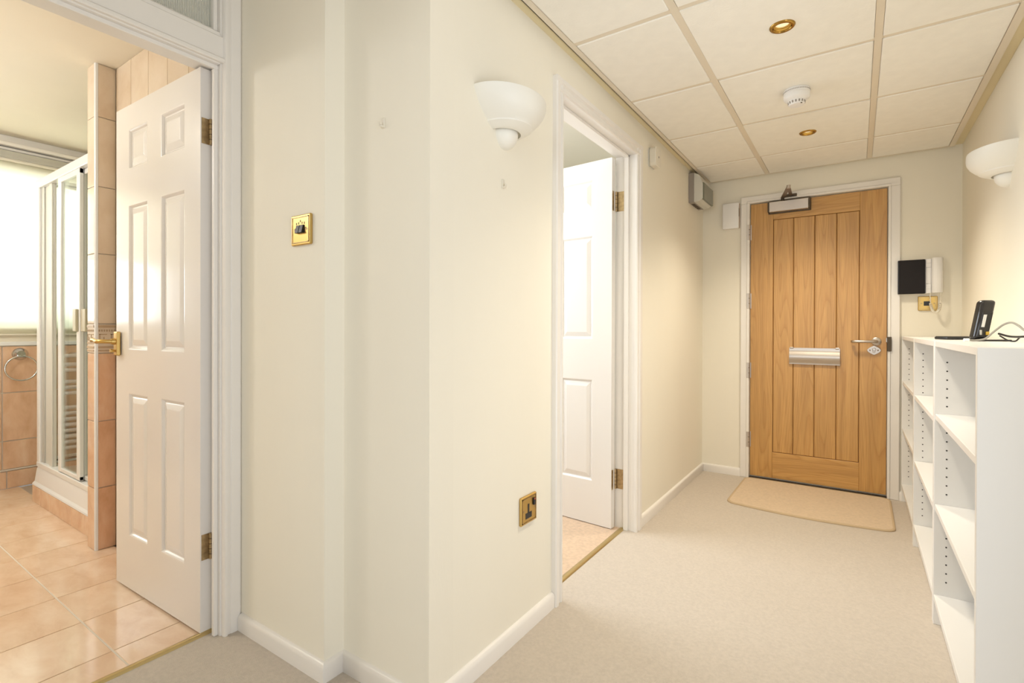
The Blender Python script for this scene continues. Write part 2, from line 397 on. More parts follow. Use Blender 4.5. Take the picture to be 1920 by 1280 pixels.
mk('edge_angle', MB().box(XCa-.022, XCa, YF, YCe+.012, CZ-.002, CZ+.03).box(XCa-.022, XCa-.019, YF, YCe+.012, CZ-.002, 2.19), RAIL, ceil)
mk('edge_angle', MB().box(XCb, XCb+.026, YF, YCe+.012, CZ-.002, CZ+.03), RAIL, ceil)
mk('edge_angle', MB().box(XCa, XCb, YCe, YCe+.006, CZ-.002, CZ+.03), RAIL, ceil)
struct('ceiling_lobby', MB().box(XB, XL, YF, YSW+.1, 2.36, 2.42), PLASTER, 'plain cream ceiling over the lobby by the bathroom doorway', 'ceiling')
struct('wall_bulkhead', MB().box(XL-.04, XL, YF, Y2, CZ-.01, 2.36), WALL, 'cream bulkhead where the corridor ceiling steps up to the lobby', 'wall')

# skirting ----------------------------------------------------------------------
BP = [(0, 0), (.015, 0), (.015, .043), (.0125, .050), (.007, .055), (0, .057)]
def skirt(name, p0, p1, n, label, m0=0, m1=0):
    return struct(name, MB().sweep(BP, p0, p1, n, m0, m1), TRIM, label, 'skirting board', smooth=50)
skirt('baseboard_switch', (-1.782, YSW, 0), (XS, YSW, 0), (0, -1, 0), 'white skirting below the brass light switch', 0, 1)
skirt('baseboard_step', (XS, YSW, 0), (XS, Y2, 0), (1, 0, 0), 'short white skirting on the shallow wall step', -1, -1)
skirt('baseboard_corner', (XS, Y2, 0), (XL, Y2, 0), (0, -1, 0), 'white skirting between the wall step and the projecting corner', 1, 1)
skirt('baseboard_left', (XL, Y2, 0), (XL, D2a-.055, 0), (1, 0, 0), 'white skirting below the brass socket', -1, 0)
skirt('baseboard_left', (XL, D2b+.065, 0), (XL, YB, 0), (1, 0, 0), 'white skirting from the side doorway to the far corner', 0, -1)
skirt('baseboard_back', (XL, YB, 0), (-.69, YB, 0), (0, -1, 0), 'short white skirting left of the oak entrance door', 1, 0)
skirt('baseboard_back', (.222, YB, 0), (.30, YB, 0), (0, -1, 0), 'sliver of white skirting between oak door and bookcases', 0, 0)

# ------------------------------------------------------------------ entrance door
ED0, ED1, EZ0, EZ1, EY = -.628, .157, .018, 1.945, 3.958
t = thing('trim_1', 'white architrave around the oak entrance door', 'door frame', (-.24, YB, 0), kind='structure')
def arch_leg(x0, x1, name='jamb_casing'):
    mk(name, MB().box(x0, x1, YB-.018, YB+.02, 0, 1.952, .003), TRIM, t)
arch_leg(-.690, -.634); arch_leg(.163, .222)
mk('head_casing', MB().box(-.690, .222, YB-.018, YB+.02, 1.952, 2.0, .003), TRIM, t)
mk('stop_bead', MB().box(-.650, -.632, YB-.024, YB, 0, 1.950, .003), TRIM, t)
mk('stop_bead', MB().box(.161, .176, YB-.024, YB, 0, 1.950, .003), TRIM, t)
mk('stop_bead', MB().box(-.650, .176, YB-.024, YB, 1.950, 1.966, .003), TRIM, t)
mk('threshold', MB().box(-.632, .161, YB-.01, YB+.06, 0, .008), DARKM, t)
door = thing('door_3', 'oak entrance door with four vertical planks and a letter plate', 'door', (-.2355, EY, 0), kind='structure')
ST0, ST1, RT, RB = -.483, .014, 1.822, .200
mk('door_core', MB().box(ED0+.002, ED1-.002, EY+.008, EY+.044, EZ0+.002, EZ1-.002), OAKD, door)
mk('stile', MB().box(ED0, ST0-.0015, EY, EY+.02, EZ0, EZ1, .0015), OAKZ, door)
mk('stile', MB().box(ST1+.0015, ED1, EY, EY+.02, EZ0, EZ1, .0015), OAKZ, door)
mk('rail', MB().box(ST0-.0010, ST1+.0010, EY+.0003, EY+.02, RT+.0015, EZ1, .001), OAKX, door)
mk('rail', MB().box(ST0-.0010, ST1+.0010, EY+.0003, EY+.02, EZ0, RB-.0015, .001), OAKX, door)
pb = [ST0, -.359, -.2345, -.110, ST1]
for k in range(4):
    mk('plank', MB().box(pb[k]+.0018, pb[k+1]-.0018, EY+.003, EY+.02, RB+.001, RT-.001, .003), OAKZ, door)
# letter plate: ogee section
def ogee(x0, x1, z0, z1, d):
    hh = z1-z0; pts = [(EY+.001, z0), (EY-.010, z0)]
    for i in range(13):
        u = i/12
        pts.append((EY-.006-d*(.25+.75*math.sin(PI*min(1, u*1.15))**1.2 if u < .87 else .25), z0+.006+(hh-.012)*u))
    pts += [(EY-.010, z1), (EY+.001, z1)]
    return MB().prism(pts, 'x', x0, x1)
lp = mk('letter_plate', ogee(-.381, -.089, .822, .932, .016), SATIN, door, smooth=40)
for x in (-.366, -.104):
    mk('hinge_lug', MB().cyl((x, EY-.010, .932), .006, 'x', x-.010, x+.010, 12), SATIN, lp, smooth=40)
lh = mk('lever_handle', MB().tube([(.104, EY-.004, .982), (.104, EY-.035, .982), (.098, EY-.047, .982), (.085, EY-.052, .982), (.03, EY-.052, .9815), (-.005, EY-.052, .981),
                                   (-.017, EY-.048, .981), (-.022, EY-.038, .981), (-.022, EY-.020, .981)], [.0095]*8+[.0090], 14), SATIN, door, smooth=60)
mk('rose', MB().lathe([(.001, -.009), (.022, -.009), (.026, -.006), (.026, 0)], (.104, EY, .982), 'y', 28), SATIN, lh, smooth=40)
ov = [(.092+.036*s*(1-abs(v)**1.8), .926+.030*v) for s, rng in ((1, range(-8, 9)), (-1, range(7, -8, -1))) for v in [k/8 for k in rng]]
es = mk('escutcheon', MB().prism(ov, 'y', EY-.006, EY, .001), SATIN, door)
mk('thumb_turn', MB().lathe([(.001, -.020), (.008, -.020), (.010, -.016), (.010, -.005)], (.092, EY, .931), 'y', 20).box(.086, .098, EY-.016, EY-.005, .910, .930, .002), SATIN, es, smooth=40)
for x in (.071, .113): mk('screw', MB().lathe([(.0004, -.0075), (.004, -.0075), (.0045, -.006)], (x, EY, .926), 'y', 12), ARMM, es, smooth=40)
for z in (1.746, 1.259, .766, .275):
    hg = mk('hinge', MB().cyl((-.634, YB-.020, z), .0062, 'z', z-.054, z+.054, 12), SATIN, door, smooth=40)
    mk('hinge_leaf', MB().box(-.648, -.636, YB-.0262, YB-.020, z-.054, z+.054, .001).box(-.632, -.622, EY-.002, EY, z-.054, z+.054), SATIN, hg)
    mk('knuckle_joint', MB().cyl((-.634, YB-.020, z-.018), .0066, 'z', z-.020, z-.017, 12).cyl((-.634, YB-.020, z+.018), .0066, 'z', z+.017, z+.020, 12), DARKM, hg)
mk('strike_plate', MB().box(.1575, .180, YB-.030, YB-.022, .922, 1.012, .002), DARKM, door)
mk('latch', MB().box(.1525, .1615, YB-.012, YB+.02, .978, 1.005, .001), SATIN, door)
# door closer, screwed to the door head
cl = thing('door_closer', 'silver door closer with bronze folding arm above the oak door', 'door closer', (-.382, EY, 1.87))
mk('body', MB().box(-.506, -.268, EY-.048, EY-.004, 1.867, 1.937, .003), SATIN, cl)
mk('back_plate', MB().box(-.514, -.256, EY-.012, EY-.0005, 1.860, 1.943, .002), DARKM, cl)
mk('end_cap', MB().box(-.268, -.258, EY-.046, EY-.006, 1.868, 1.936, .002), DARKM, cl)
mk('end_cap', MB().box(-.515, -.506, EY-.046, EY-.006, 1.868, 1.936, .002), DARKM, cl)
mk('spindle', MB().cyl((-.424, EY-.028, 1.94), .010, 'z', 1.930, 1.958, 16), DARKM, cl, smooth=40)
def flat_arm(a, b, w, z):
    a, b = Vector(a), Vector(b); d = (b-a).normalized(); n = Vector((-d.y, d.x))*w
    return MB().prism([tuple(a+n), tuple(b+n), tuple(b-n), tuple(a-n)], 'z', z, z+.006, .001)
mk('main_arm', flat_arm((-.424, EY-.028), (-.361, 3.655), .012, 1.957), ARMM, cl)
mk('fore_arm', flat_arm((-.361, 3.655), (-.373, YB-.045), .010, 1.963), ARMM, cl)
mk('elbow_pin', MB().cyl((-.361, 3.655, 1.96), .012, 'z', 1.953, 1.972, 16), SATIN, cl, smooth=40)
mk('shoe', MB().box(-.412, -.338, YB-.030, YB-.0185, 1.960, 1.980, .002).box(-.385, -.361, YB-.055, YB-.030, 1.958, 1.972, .002), DARKM, cl)

# ------------------------------------------------------------------ six panel doors
def six_panel(root, wd, z0, z1, th, xp, zp, material):
    """leaf in local space: hinge edge at x=0, leaf runs towards -x, faces at y=0 (near) and y=th"""
    def faces(mb, y, sgn):
        xs = [0, *xp, wd]; zs = [z0, *zp, z1]
        for i in range(5):
            for j in range(7):
                if i in (1, 3) and j in (1, 3, 5): continue
                v = [mb.bm.verts.new((-a, y, c)) for a, c in ((xs[i], zs[j]), (xs[i+1], zs[j]), (xs[i+1], zs[j+1]), (xs[i], zs[j+1]))]
                mb.bm.faces.new(v if sgn > 0 else v[::-1])
    mb = MB(); faces(mb, 0, 1); faces(mb, th, -1)
    for q in (((0, 0, z0), (0, th, z0), (0, th, z1), (0, 0, z1)), ((-wd, th, z0), (-wd, 0, z0), (-wd, 0, z1), (-wd, th, z1)),
              ((0, 0, z1), (0, th, z1), (-wd, th, z1), (-wd, 0, z1)), ((0, th, z0), (0, 0, z0), (-wd, 0, z0), (-wd, th, z0))):
        mb.bm.faces.new([mb.bm.verts.new(p) for p in q])
    bmesh.ops.remove_doubles(mb.bm, verts=mb.bm.verts, dist=1e-5)
    bmesh.ops.recalc_face_normals(mb.bm, faces=mb.bm.faces)
    mk('leaf', mb, material, root, world=False)
    rings = [(0, 0), (.004, .0005), (.008, .004), (.012, .009), (.017, .0095), (.0205, .008), (.038, .0025), (.041, .002)]
    for i in (0, 2):
        for j in (0, 2, 4):
            a, b, c, d = -xp[i+1], -xp[i], zp[j], zp[j+1]; mb = MB()
            for y, sg in ((0, 1), (th, -1)):
                prev = None
                for ins, dep in rings:
                    v = [mb.bm.verts.new((X, y+sg*dep, Z)) for X, Z in ((a+ins, c+ins), (b-ins, c+ins), (b-ins, d-ins), (a+ins, d-ins))]
                    if prev:
                        for k in range(4): mb.bm.faces.new((prev[k], prev[(k+1) % 4], v[(k+1) % 4], v[k]))
                    prev = v
                mb.bm.faces.new(prev)
            bmesh.ops.recalc_face_normals(mb.bm, faces=mb.bm.faces)
            mk('panel', mb, material, root, world=False)

def butt_hinge(root, z, mp, mj, on_leaf, on_jamb, knuckle, hh=.044):
    hg = mk('hinge', MB().cyl((knuckle[0], knuckle[1], z), .0058, 'z', z-hh, z+hh, 12), mp, root, smooth=40)
    mk('hinge_leaf', MB().box(*on_leaf, z-hh, z+hh), mp, hg); mk('hinge_leaf', MB().box(*on_jamb, z-hh, z+hh), mj, hg)
    k = MB()
    for q in (-.6, -.2, .2, .6): k.cyl((knuckle[0], knuckle[1], z), .0063, 'z', z+hh*q-.0012, z+hh*q+.0012, 12)
    mk('knuckle_joint', k, DARKM, hg)

ZP = [.2176, .7952, .9681, 1.5483, 1.690, 1.8515]
# bathroom door, open against the tiled wall
bd = thing('door_1', 'white six panel bathroom door standing open over peach floor tiles', 'door', (-1.8585, .8386, 0), math.radians(1.55), kind='structure')
six_panel(bd, .6795, .008, 1.9477, .036, [.109, .287, .396, .565], ZP, DOORW)
for z in (1.733, .300):
    # leaf side lies on the hinge edge, jamb side on the lining
    butt_hinge(bd, z, BRASS_D, BRASS_D, (-1.8583, -1.8570, .842, .874), (-1.8570, -1.829, .8735, .8748), (-1.8525, .870))
hp = mk('handle_plate', MB().box(-2.523, -2.486, .8045, .8185, .942, 1.040, .004, 2), BRASS, bd)
mk('lever', MB().tube([(-2.505, .806, 1.000), (-2.505, .780, 1.000), (-2.511, .764, 1.001), (-2.525, .757, 1.001), (-2.548, .757, .999), (-2.570, .757, 1.004), (-2.592, .757, 1.006),
                       (-2.608, .757, 1.001)], [.009, .008, .008, .0085, .009, .0075, .0085, .006], 14), BRASS, hp, smooth=60)
mk('lever_rose', MB().lathe([(.001, -.016), (.011, -.016), (.013, -.010), (.013, 0)], (-2.505, .806, 1.0), 'y', 24), BRASS, hp, smooth=40)
mk('thumb_turn', MB().lathe([(.0005, -.018), (.007, -.018), (.008, -.014), (.005, -.006), (.005, 0)], (-2.505, .806, .962), 'y', 18), BRASS, hp, smooth=40)
mk('lock_edge', MB().box(-2.5392, -2.5378, .826, .850, .94, 1.06), BRASS, bd)

# bathroom door frame with fanlight
t = thing('trim_2', 'white moulded frame with fanlight around the bathroom doorway', 'door frame', (XB, .5, 0), kind='structure')
ZT = 2.34
def casing_leg(ya, yb, inner, z1, name='casing'):
    """ya..yb across the wall face; 'inner' is the y of the edge at the opening"""
    s = 1 if yb > ya else -1
    pr = [(XB, ya), (XB+.012, ya), (XB+.019, ya+s*.004), (XB+.019, ya+s*.012), (XB+.013, ya+s*.015), (XB+.013, ya+s*.024), (XB+.016, ya+s*.027), (XB+.016, yb-s*.006), (XB+.012, yb), (XB, yb)]
    mk(name, MB().prism(pr, 'z', 0, z1), TRIM, t, smooth=30)
casing_leg(.880, YSW-.001, .880, ZT); casing_leg(.150, .085, .150, ZT)
for ya, yb in ((.875, .895), (.135, .155)):
    mk('lining', MB().box(XBI-.005, XB, ya, yb, 0, ZT), TRIM, t)
mk('door_stop', MB().box(-1.828, -1.812, .861, .875, 0, 1.940, .002), TRIM, t)
mk('door_stop', MB().box(-1.828, -1.812, .155, .169, 0, 1.940, .002), TRIM, t)
mk('door_stop', MB().box(-1.828, -1.812, .155, .875, 1.940, 1.954, .002), TRIM, t)
mk('transom', MB().box(XBI-.005, XB+.004, .155, .875, 1.953, 2.062, .003), TRIM, t)
mk('transom_bead', MB().box(XB, XB+.018, .150, .885, 1.957, 1.973, .004).box(XB, XB+.010, .150, .885, 1.973, 2.046, .003), TRIM, t)
mk('lining', MB().box(XBI-.005, XB, .135, .895, ZT-.03, ZT), TRIM, t)
for ya, yb, za, zb in ((.861, .875, 2.062, ZT-.03), (.155, .169, 2.062, ZT-.03), (.155, .875, 2.062, 2.074), (.155, .875, ZT-.042, ZT-.03)):
    mk('glazing_bead', MB().box(-1.838, -1.812, ya, yb, za, zb, .004), TRIM, t)
mk('fanlight_glass', MB().box(-1.846, -1.840, .157, .873, 2.064, ZT-.032), REED, t)
tag(mk('trim_3', MB().prism([(-1.872, 0), (-1.846, 0), (-1.849, .006), (-1.859, .009), (-1.869, .006)], 'y', BDa, BDb), BRASS_T, smooth=50),
    'brass threshold strip between peach tiles and hall carpet', 'threshold strip', kind='structure')

# side doorway, door ajar into the next room
t = thing('trim_4', 'white moulded architrave around the side doorway', 'door frame', (XL, 2.14, 0), kind='structure')
def cas2(ya, yb, z1):
    s = 1 if yb > ya else -1
    pr = [(XL, ya), (XL+.012, ya), (XL+.018, ya+s*.004), (XL+.018, ya+s*.012), (XL+.013, ya+s*.016), (XL+.013, ya+s*.030), (XL+.021, ya+s*.036), (XL+.021, yb-s*.004), (XL+.016, yb), (XL, yb)]
    mk('casing', MB().prism(pr, 'z', 0, z1), TRIM, t, smooth=30)
cas2(D2a+.004, D2a-.053, 2.018); cas2(D2b-.004, D2b+.064, 2.018)
za = D2h-.004
pr = [(XL, za), (XL+.012, za), (XL+.018, za+.004), (XL+.018, za+.012), (XL+.013, za+.016), (XL+.013, za+.030), (XL+.021, za+.036), (XL+.021, 2.014), (XL+.016, 2.018), (XL, 2.018)]
mk('casing', MB().prism([(x+.0007 if x > XL+.001 else x, z+.0007) for x, z in pr], 'y', D2a-.052, D2b+.063), TRIM, t, smooth=30)
mk('lining', MB().box(XL-.105, XL, D2a-.02, D2a, 0, D2h+.02), TRIM, t)
mk('lining', MB().box(XL-.105, XL, D2b, D2b+.02, 0, D2h+.02), TRIM, t)
mk('lining', MB().box(XL-.105, XL, D2a, D2b, D2h, D2h+.02), TRIM, t)
mk('door_stop', MB().box(XL-.055, XL-.030, D2a, D2a+.013, 0, D2h, .002), TRIM, t)
mk('door_stop', MB().box(XL-.055, XL-.030, D2b-.013, D2b, 0, D2h, .002), TRIM, t)
mk('door_stop', MB().box(XL-.055, XL-.030, D2a, D2b, D2h-.013, D2h, .002), TRIM, t)
sd = thing('door_2', 'white six panel door ajar into the side room', 'door', (-1.062, 2.494, 0), math.radians(-4.6), kind='structure')
six_panel(sd, .762, .008, 1.955, .038, [.112, .318, .444, .650], [.236, .785, 1.0, 1.56, 1.70, 1.86], DOORW)
for z in (1.730, .262):
    butt_hinge(sd, z, BRASS_D, BRASS_D, (-1.0615, -1.0602, 2.498, 2.528), (-1.058, -1.010, D2b-.0015, D2b), (-1.0555, 2.5355), .052)
tag(mk('trim_5', MB().prism([(-1.036, 0), (-1.008, 0), (-1.012, .006), (-1.022, .009), (-1.032, .006)], 'y', D2a, D2b), BRASS_T, smooth=50),
    'brass threshold strip in the side doorway carpet joint', 'threshold strip', kind='structure')
# the room behind it
struct('floor_side_room', MB().box(-3.0, -1.022, 1.13, 4.0, -.05, .004), CARPET2, 'pinkish beige carpet inside the side room', 'floor')
struct('wall_side_room', MB().box(-3.05, -2.95, 1.1, 4.05, 0, 2.42).box(-2.95, XL-.1, 3.95, 4.05, 0, 2.42).box(-2.95, XBI, 1.1, 1.13, 0, 2.42), GREYWALL, 'pale grey green walls inside the side room', 'wall')
struct('ceiling_side_room', MB().box(-3.0, XL-.1, 1.1, 4.05, 2.40, 2.45), PLASTER, 'pale ceiling inside the side room', 'ceiling')

# ------------------------------------------------------------------ bathroom shell
fl = tag(mk('floor_bathroom', MB().box(BX, -1.862, BYW, BYE, -.06, -.004), GROUTD), 'glossy peach floor tiles of the bathroom', 'floor', kind='structure')
mk('grout_line', MB().box(BX, -1.862, .6366, .6426, -.004, -.0012), GROUT, fl)
txs = [-1.866] + [-2.0074 - .2866*k for k in range(0, 10)]; txs[-1] = BX
tys = [BYW, -.56, -.16, .24, .6396, BYT-.006]
cache = {}
for i in range(len(txs)-1):
    for j in range(len(tys)-1):
        x1, x0 = txs[i]-.0017, txs[i+1]+.0017; g = .0017
        y0, y1 = tys[j]+(.0026 if abs(tys[j]-.6396) < .01 else g), tys[j+1]-(.0026 if abs(tys[j+1]-.6396) < .01 else g)
        key = (round(x1-x0, 3), round(y1-y0, 3))
        if key in cache: clone(cache[key], Vector(((x0+x1)/2, (y0+y1)/2, -.008)) - fl.location, fl)
        else: cache[key] = mk('tile', MB().box(x0, x1, y0, y1, -.008, 0, .0012), FTILE, fl)

def tiled(parent, plane, pos, nrm, us, vs, mats, th=.006, g=.0016):
    """tiles on a wall face: plane 'x' or 'y' at pos, facing nrm (+1/-1); us along the wall, vs heights, mats per row"""
    c = {}
    for j in range(len(vs)-1):
        if mats[j] is None: continue
        for i in range(len(us)-1):
            u0, u1, v0, v1 = us[i]+g, us[i+1]-g, vs[j]+g, vs[j+1]-g
            key = (round(u1-u0, 3), round(v1-v0, 3), mats[j].name)
            a, b = sorted((pos, pos+nrm*th))
            ctr = Vector(((a+b)/2, (u0+u1)/2, v0)) if plane == 'x' else Vector(((u0+u1)/2, (a+b)/2, v0))
            if key in c: clone(c[key], ctr - parent.location, parent)
            else:
                mb = MB().box(a, b, u0, u1, v0, v1, .0012) if plane == 'x' else MB().box(u0, u1, a, b, v0, v1, .0012)
                c[key] = mk('tile', mb, mats[j], parent)

# window wall
WY0, WY1, WZ0, WZ1 = -.35, 1.78, 1.06, 2.09
ww = tag(mk('wall_window', MB().box(BX-.12, BX, BYW, WY0, 0, 2.42).box(BX-.12, BX, WY1, BYE, 0, 2.42).box(BX-.12, BX, WY0, WY1, 0, WZ0).box(BX-.12, BX, WY0, WY1, WZ1, 2.42), GROUT),
         'bathroom window wall with terracotta tiles below the blind', 'wall', kind='structure')
us = [BYW] + [.869 - .25*k for k in range(6, 0, -1)] + [.869 + .25*k for k in range(0, 5)] + [BYE]
tiled(ww, 'x', BX, 1, [u for u in us if u >= BYW], [.126, .312, .628, .934], [WTILE]*3, g=.003)
us2 = [BYW] + [.890 - .25*k for k in range(6, 0, -1)] + [.890 + .25*k for k in range(0, 5)] + [BYE]
tiled(ww, 'x', BX, 1, [u for u in us2 if u >= BYW], [0, .116], [WTILE], g=.003)
mk('ledge_tile', MB().box(BX, BX+.014, BYW, BYE, .936, .962, .003), ENAMEL, ww)
mk('skirting_bead', MB().box(BX, BX+.009, BYW, BYE, .116, .126, .002), GROUT, ww)
mk('plaster_band', MB().box(BX, BX+.004, BYW, BYE, .962, WZ0), PLASTER, ww)
win = thing('window_1', 'bathroom window frame behind the lowered blind', 'window', (BX-.08, (WY0+WY1)/2, WZ0), kind='structure')
for a, b in ((WY0, WY0+.05), (.49, .54), (1.30, 1.35), (WY1-.05, WY1)): mk('mullion', MB().box(BX-.105, BX-.06, a, b, WZ0, WZ1, .004), ALU, win)
for a, b in ((WZ0, WZ0+.05), (WZ1-.05, WZ1)): mk('frame_rail', MB().box(BX-.105, BX-.06, WY0, WY1, a, b, .004), ALU, win)
for a, b in ((WY0+.05, .49), (.54, 1.30), (1.35, WY1-.05)): mk('pane', MB().box(BX-.086, BX-.080, a, b, WZ0+.05, WZ1-.05), PANE, win)
mk('sill', MB().box(BX-.06, BX+.012, WY0, WY1, WZ0-.02, WZ0, .003), ENAMEL, win)
bl = thing('roller_blind', 'backlit cream roller blind pulled fully down beside the shower', 'blind', (BX+.03, 1.14, 1.005))
mk('fabric', MB().box(BX+.020, BX+.0215, .50, 1.84, 1.012, 2.150), BLIND, bl)
mk('bottom_bar', MB().box(BX+.016, BX+.026, .50, 1.84, 1.003, 1.014, .002), CREAMP, bl)
mk('roll', MB().cyl((BX+.038, 1, 2.150), .016, 'y', .50, 1.84, 20), CREAMP, bl, smooth=40)
mk('head_rail', MB().box(BX+.004, BX+.075, .48, 1.86, 2.168, 2.196, .002).box(BX+.060, BX+.075, .48, 1.86, 2.150, 2.170, .001), ALUG, bl)
# outside the frame: the raised blind over the left part of the window, seen only as a glow on the door leaf
bl2 = mk('raised_blind', MB().box(BX+.004, BX+.075, -.42, .47, 2.168, 2.196, .002), ALUG, win)
mk('fabric', MB().box(BX+.020, BX+.0215, -.40, .46, 1.552, 2.150), BLIND, bl2)
mk('bottom_bar', MB().box(BX+.016, BX+.026, -.40, .46, 1.542, 1.554, .002), CREAMP, bl2)
mk('roll', MB().cyl((BX+.038, 0, 2.150), .016, 'y', -.40, .46, 20), CREAMP, bl2, smooth=40)
struct('trim_6', MB().box(BX, BX+.05, BYW, BYE, 2.204, 2.222, .003).box(BX, BX+.085, BYW, BYE, 2.226, 2.250, .004).box(BX, BX+.025, BYW, BYE, 2.250, BCZ, .003), TRIM, 'white stepped cornice above the bathroom window', 'cornice')
struct('ceiling_bathroom', MB().box(BX-.1, XBI, BYW-.1, BYE+.1, BCZ, BCZ+.08), PLASTER, 'smooth cream bathroom ceiling', 'ceiling')
struct('wall_bathroom_near', MB().box(BX-.1, XBI, BYW-.1, BYW, 0, 2.42), PLASTER, 'plain bathroom wall opposite the shower', 'wall')
struct('wall_shower_end', MB().box(BX-.1, -2.98, BYE, BYE+.1, 0, 2.42), UTILE, 'tan tiled wall at the inner end of the shower', 'wall')

# tiled wall behind the open door and the projecting nib beside the shower
VR = [0, .295, .612, .934, 1.074, 1.406, 1.724, 2.053, BCZ]
MR = [WTILE, WTILE, WTILE, None, UTILE, UTILE, UTILE, UTILE]
tw = tag(mk('wall_tiled', MB().box(-2.985, XBI, BYT+.006, BYT+.14, 0, 2.42), GROUT), 'tan and terracotta tiled wall behind the open bathroom door', 'wall', kind='structure')
tiled(tw, 'y', BYT+.006, -1, [-2.966, -2.79, -2.60, -2.41, -2.22, -2.03, XBI], VR, MR)
mk('border_tile', MB().box(-2.966, XBI, BYT, BYT+.006, .936, 1.072), BORD, tw)
NX0, NX1, NY = -3.075, -2.970, .876
nb = tag(mk('wall_nib', MB().box(NX0+.006, NX1-.006, NY+.006, BYE, 0, 2.42), GROUT), 'narrow tiled nib wall between the shower and the open door', 'wall', kind='structure')
tiled(nb, 'x', NX1-.006, 1, [NY+.011, BYT+.002], VR, MR)
tiled(nb, 'y', NY+.006, -1, [NX0+.006, NX1-.011], VR, MR)
mk('corner_trim', MB().prism([(NX1-.012, NY), (NX1-.004, NY+.001), (NX1-.001, NY+.004), (NX1, NY+.012), (NX1-.012, NY+.012)], 'z', 0, BCZ), ENAMEL, nb, smooth=60)
def border(u0, u1, put):
    """listello with rails, dentil row and key pattern; put(u0,u1,z0,z1,proud) adds a box on the face"""
    base, rel = MB(), MB()
    put(base, u0, u1, .937, 1.071, .006)
    for a, b in ((.944, .950), (.958, .968), (.980, .986), (1.056, 1.067)): put(rel, u0, u1, a, b, .0085)
    n = max(3, int((u1-u0)/.009))
    for k in range(n): put(rel, u0+(u1-u0)*(k+.2)/n, u0+(u1-u0)*(k+.7)/n, 1.037, 1.047, .008)
    p = .045; u = u0+.004
    while u+.012 < u1:
        e = min(u+.030, u1)
        put(rel, u, e, 1.022, 1.026, .008); put(rel, u, u+.004, .994, 1.026, .008)
        put(rel, u, min(u+.018, u1), .994, .998, .008); put(rel, min(u+.016, u1-.004), min(u+.020, u1), .994, 1.012, .008)
        u += p
    return base, rel
ax = lambda mb, a, b, c, d, q: mb.box(NX1-.006, NX1-.006+q, a, b, c, d)
ay = lambda mb, a, b, c, d, q: mb.box(a, b, NY+.006-q, NY+.006, c, d)
for put, a, b in ((ax, NY+.012, BYT), (ay, NX0+.006, NX1-.012)):
    base, rel = border(a, b, put)
    q = mk('border_tile', base, BORD, nb); mk('key_relief', rel, BORD2, q)

# shower enclosure ---------------------------------------------------------------
SX0, SX1 = -4.165, -3.075
sh = thing('shower_enclosure', 'white framed sliding glass shower on a tiled plinth', 'shower', (-3.62, 1.35, 0))
pl = mk('plinth', MB().box(SX0+.02, SX1, .925, BYE, 0, .10), GROUT, sh)
for k in range(6):
    x1 = SX1-.002-.185*k; x0 = max(x1-.182, SX0+.016)
    if x1-x0 > .02: mk('tile', MB().box(x0, x1, .916, .925, .001, .098, .001), WTILE, pl)
mk('tray', MB().prism([(.918, .100), (.920, .108), (.930, .118), (.940, .190), (.946, .205), (.990, .210), (1.02, .170), (BYE, .165), (BYE, .100)], 'x', SX0, SX1), ENAMEL, sh, smooth=30)
mk('corner_post', MB().box(SX0, SX0+.045, .940, .985, .205, 1.955, .004), ALU, sh)
mk('wall_profile', MB().box(SX0+.045, SX0+.10, .950, .975, .215, 1.91, .002), ALUG, sh)
mk('jamb_profile', MB().box(SX0+.10, SX0+.250, .958, .972, .215, 1.91, .002).box(SX0+.20, SX0+.250, .950, .958, .215, 1.91, .002), PALEG, sh)
mk('top_rail', MB().box(SX0, SX1, .935, .990, 1.905, 1.955, .004), ALU, sh)
mk('bottom_rail', MB().box(SX0, SX1, .938, .988, .205, .235, .003), ALU, sh)
def slider(x0, x1, y, zt):
    d = mk('sliding_panel', MB().box(x0+.02, x1-.02, y-.003, y+.003, .245, zt-.01), GLASS, sh)
    mk('stile', MB().box(x0, x0+.045, y-.010, y+.010, .24, zt, .003), ALU, d); mk('stile', MB().box(x1-.045, x1, y-.010, y+.010, .24, zt, .003), ALU, d)
    mk('panel_rail', MB().box(x0, x1, y-.009, y+.009, zt-.028, zt, .002), ALU, d); mk('panel_rail', MB().box(x0, x1, y-.009, y+.009, .24, .262, .002), ALU, d)
    return d
mk('fixed_glass', MB().box(SX0+.25, -3.72, .972, .978, .235, 1.905), GLASS, sh)
s1 = slider(-3.765, -3.415, .950, 1.9055)
s2 = slider(-3.47, SX1-.005, .972, 1.9055)
mk('pull', MB().box(-3.470, -3.425, .926, .940, 1.035, 1.155, .003), PULL, s1)
mk('pull', MB().box(-3.412, -3.350, .945, .962, 1.035, 1.155, .003), PULL, s2)
# side panel by the window
sp = mk('side_panel', MB().box(SX0+.018, SX0+.024, 1.0, BYE-.02, .25, 1.93), GLASS, sh)
mk('panel_rail', MB().box(SX0+.006, SX0+.036, .985, BYE, 1.935, 1.975, .002), PALEG, sp); mk('panel_rail', MB().box(SX0+.006, SX0+.036, .985, BYE, .212, .250, .002), ALU, sp)
for z in (1.945, .226): mk('rail_slot', MB().box(SX0+.0365, SX0+.040, 1.02, BYE-.05, z, z+.0105), DARKM, sp)
# towel ring
tr = thing('towel_ring', 'chrome towel ring on a terracotta tile beside the shower', 'towel ring', (BX+.006, .954, .79))
mk('back_rose', MB().lathe([(.001, .028), (.022, .028), (.026, .022), (.034, .010), (.040, .004), (.042, 0)], (BX+.006, .954, .880), 'x', 30), CHROME, tr, smooth=50)
mk('pivot', MB().cyl((0, .954, .868), .007, 'x', BX+.02, BX+.05, 14).cyl((BX+.042, 0, .866), .009, 'y', .936, .972, 14), CHROME, tr, smooth=40)
mk('ring', MB().tube([(BX+.042, .954+.080*math.cos(a), .787+.080*math.sin(a)) for a in [2*PI*k/48 for k in range(48)]], .0052, 10, True), CHROME, tr, smooth=60)
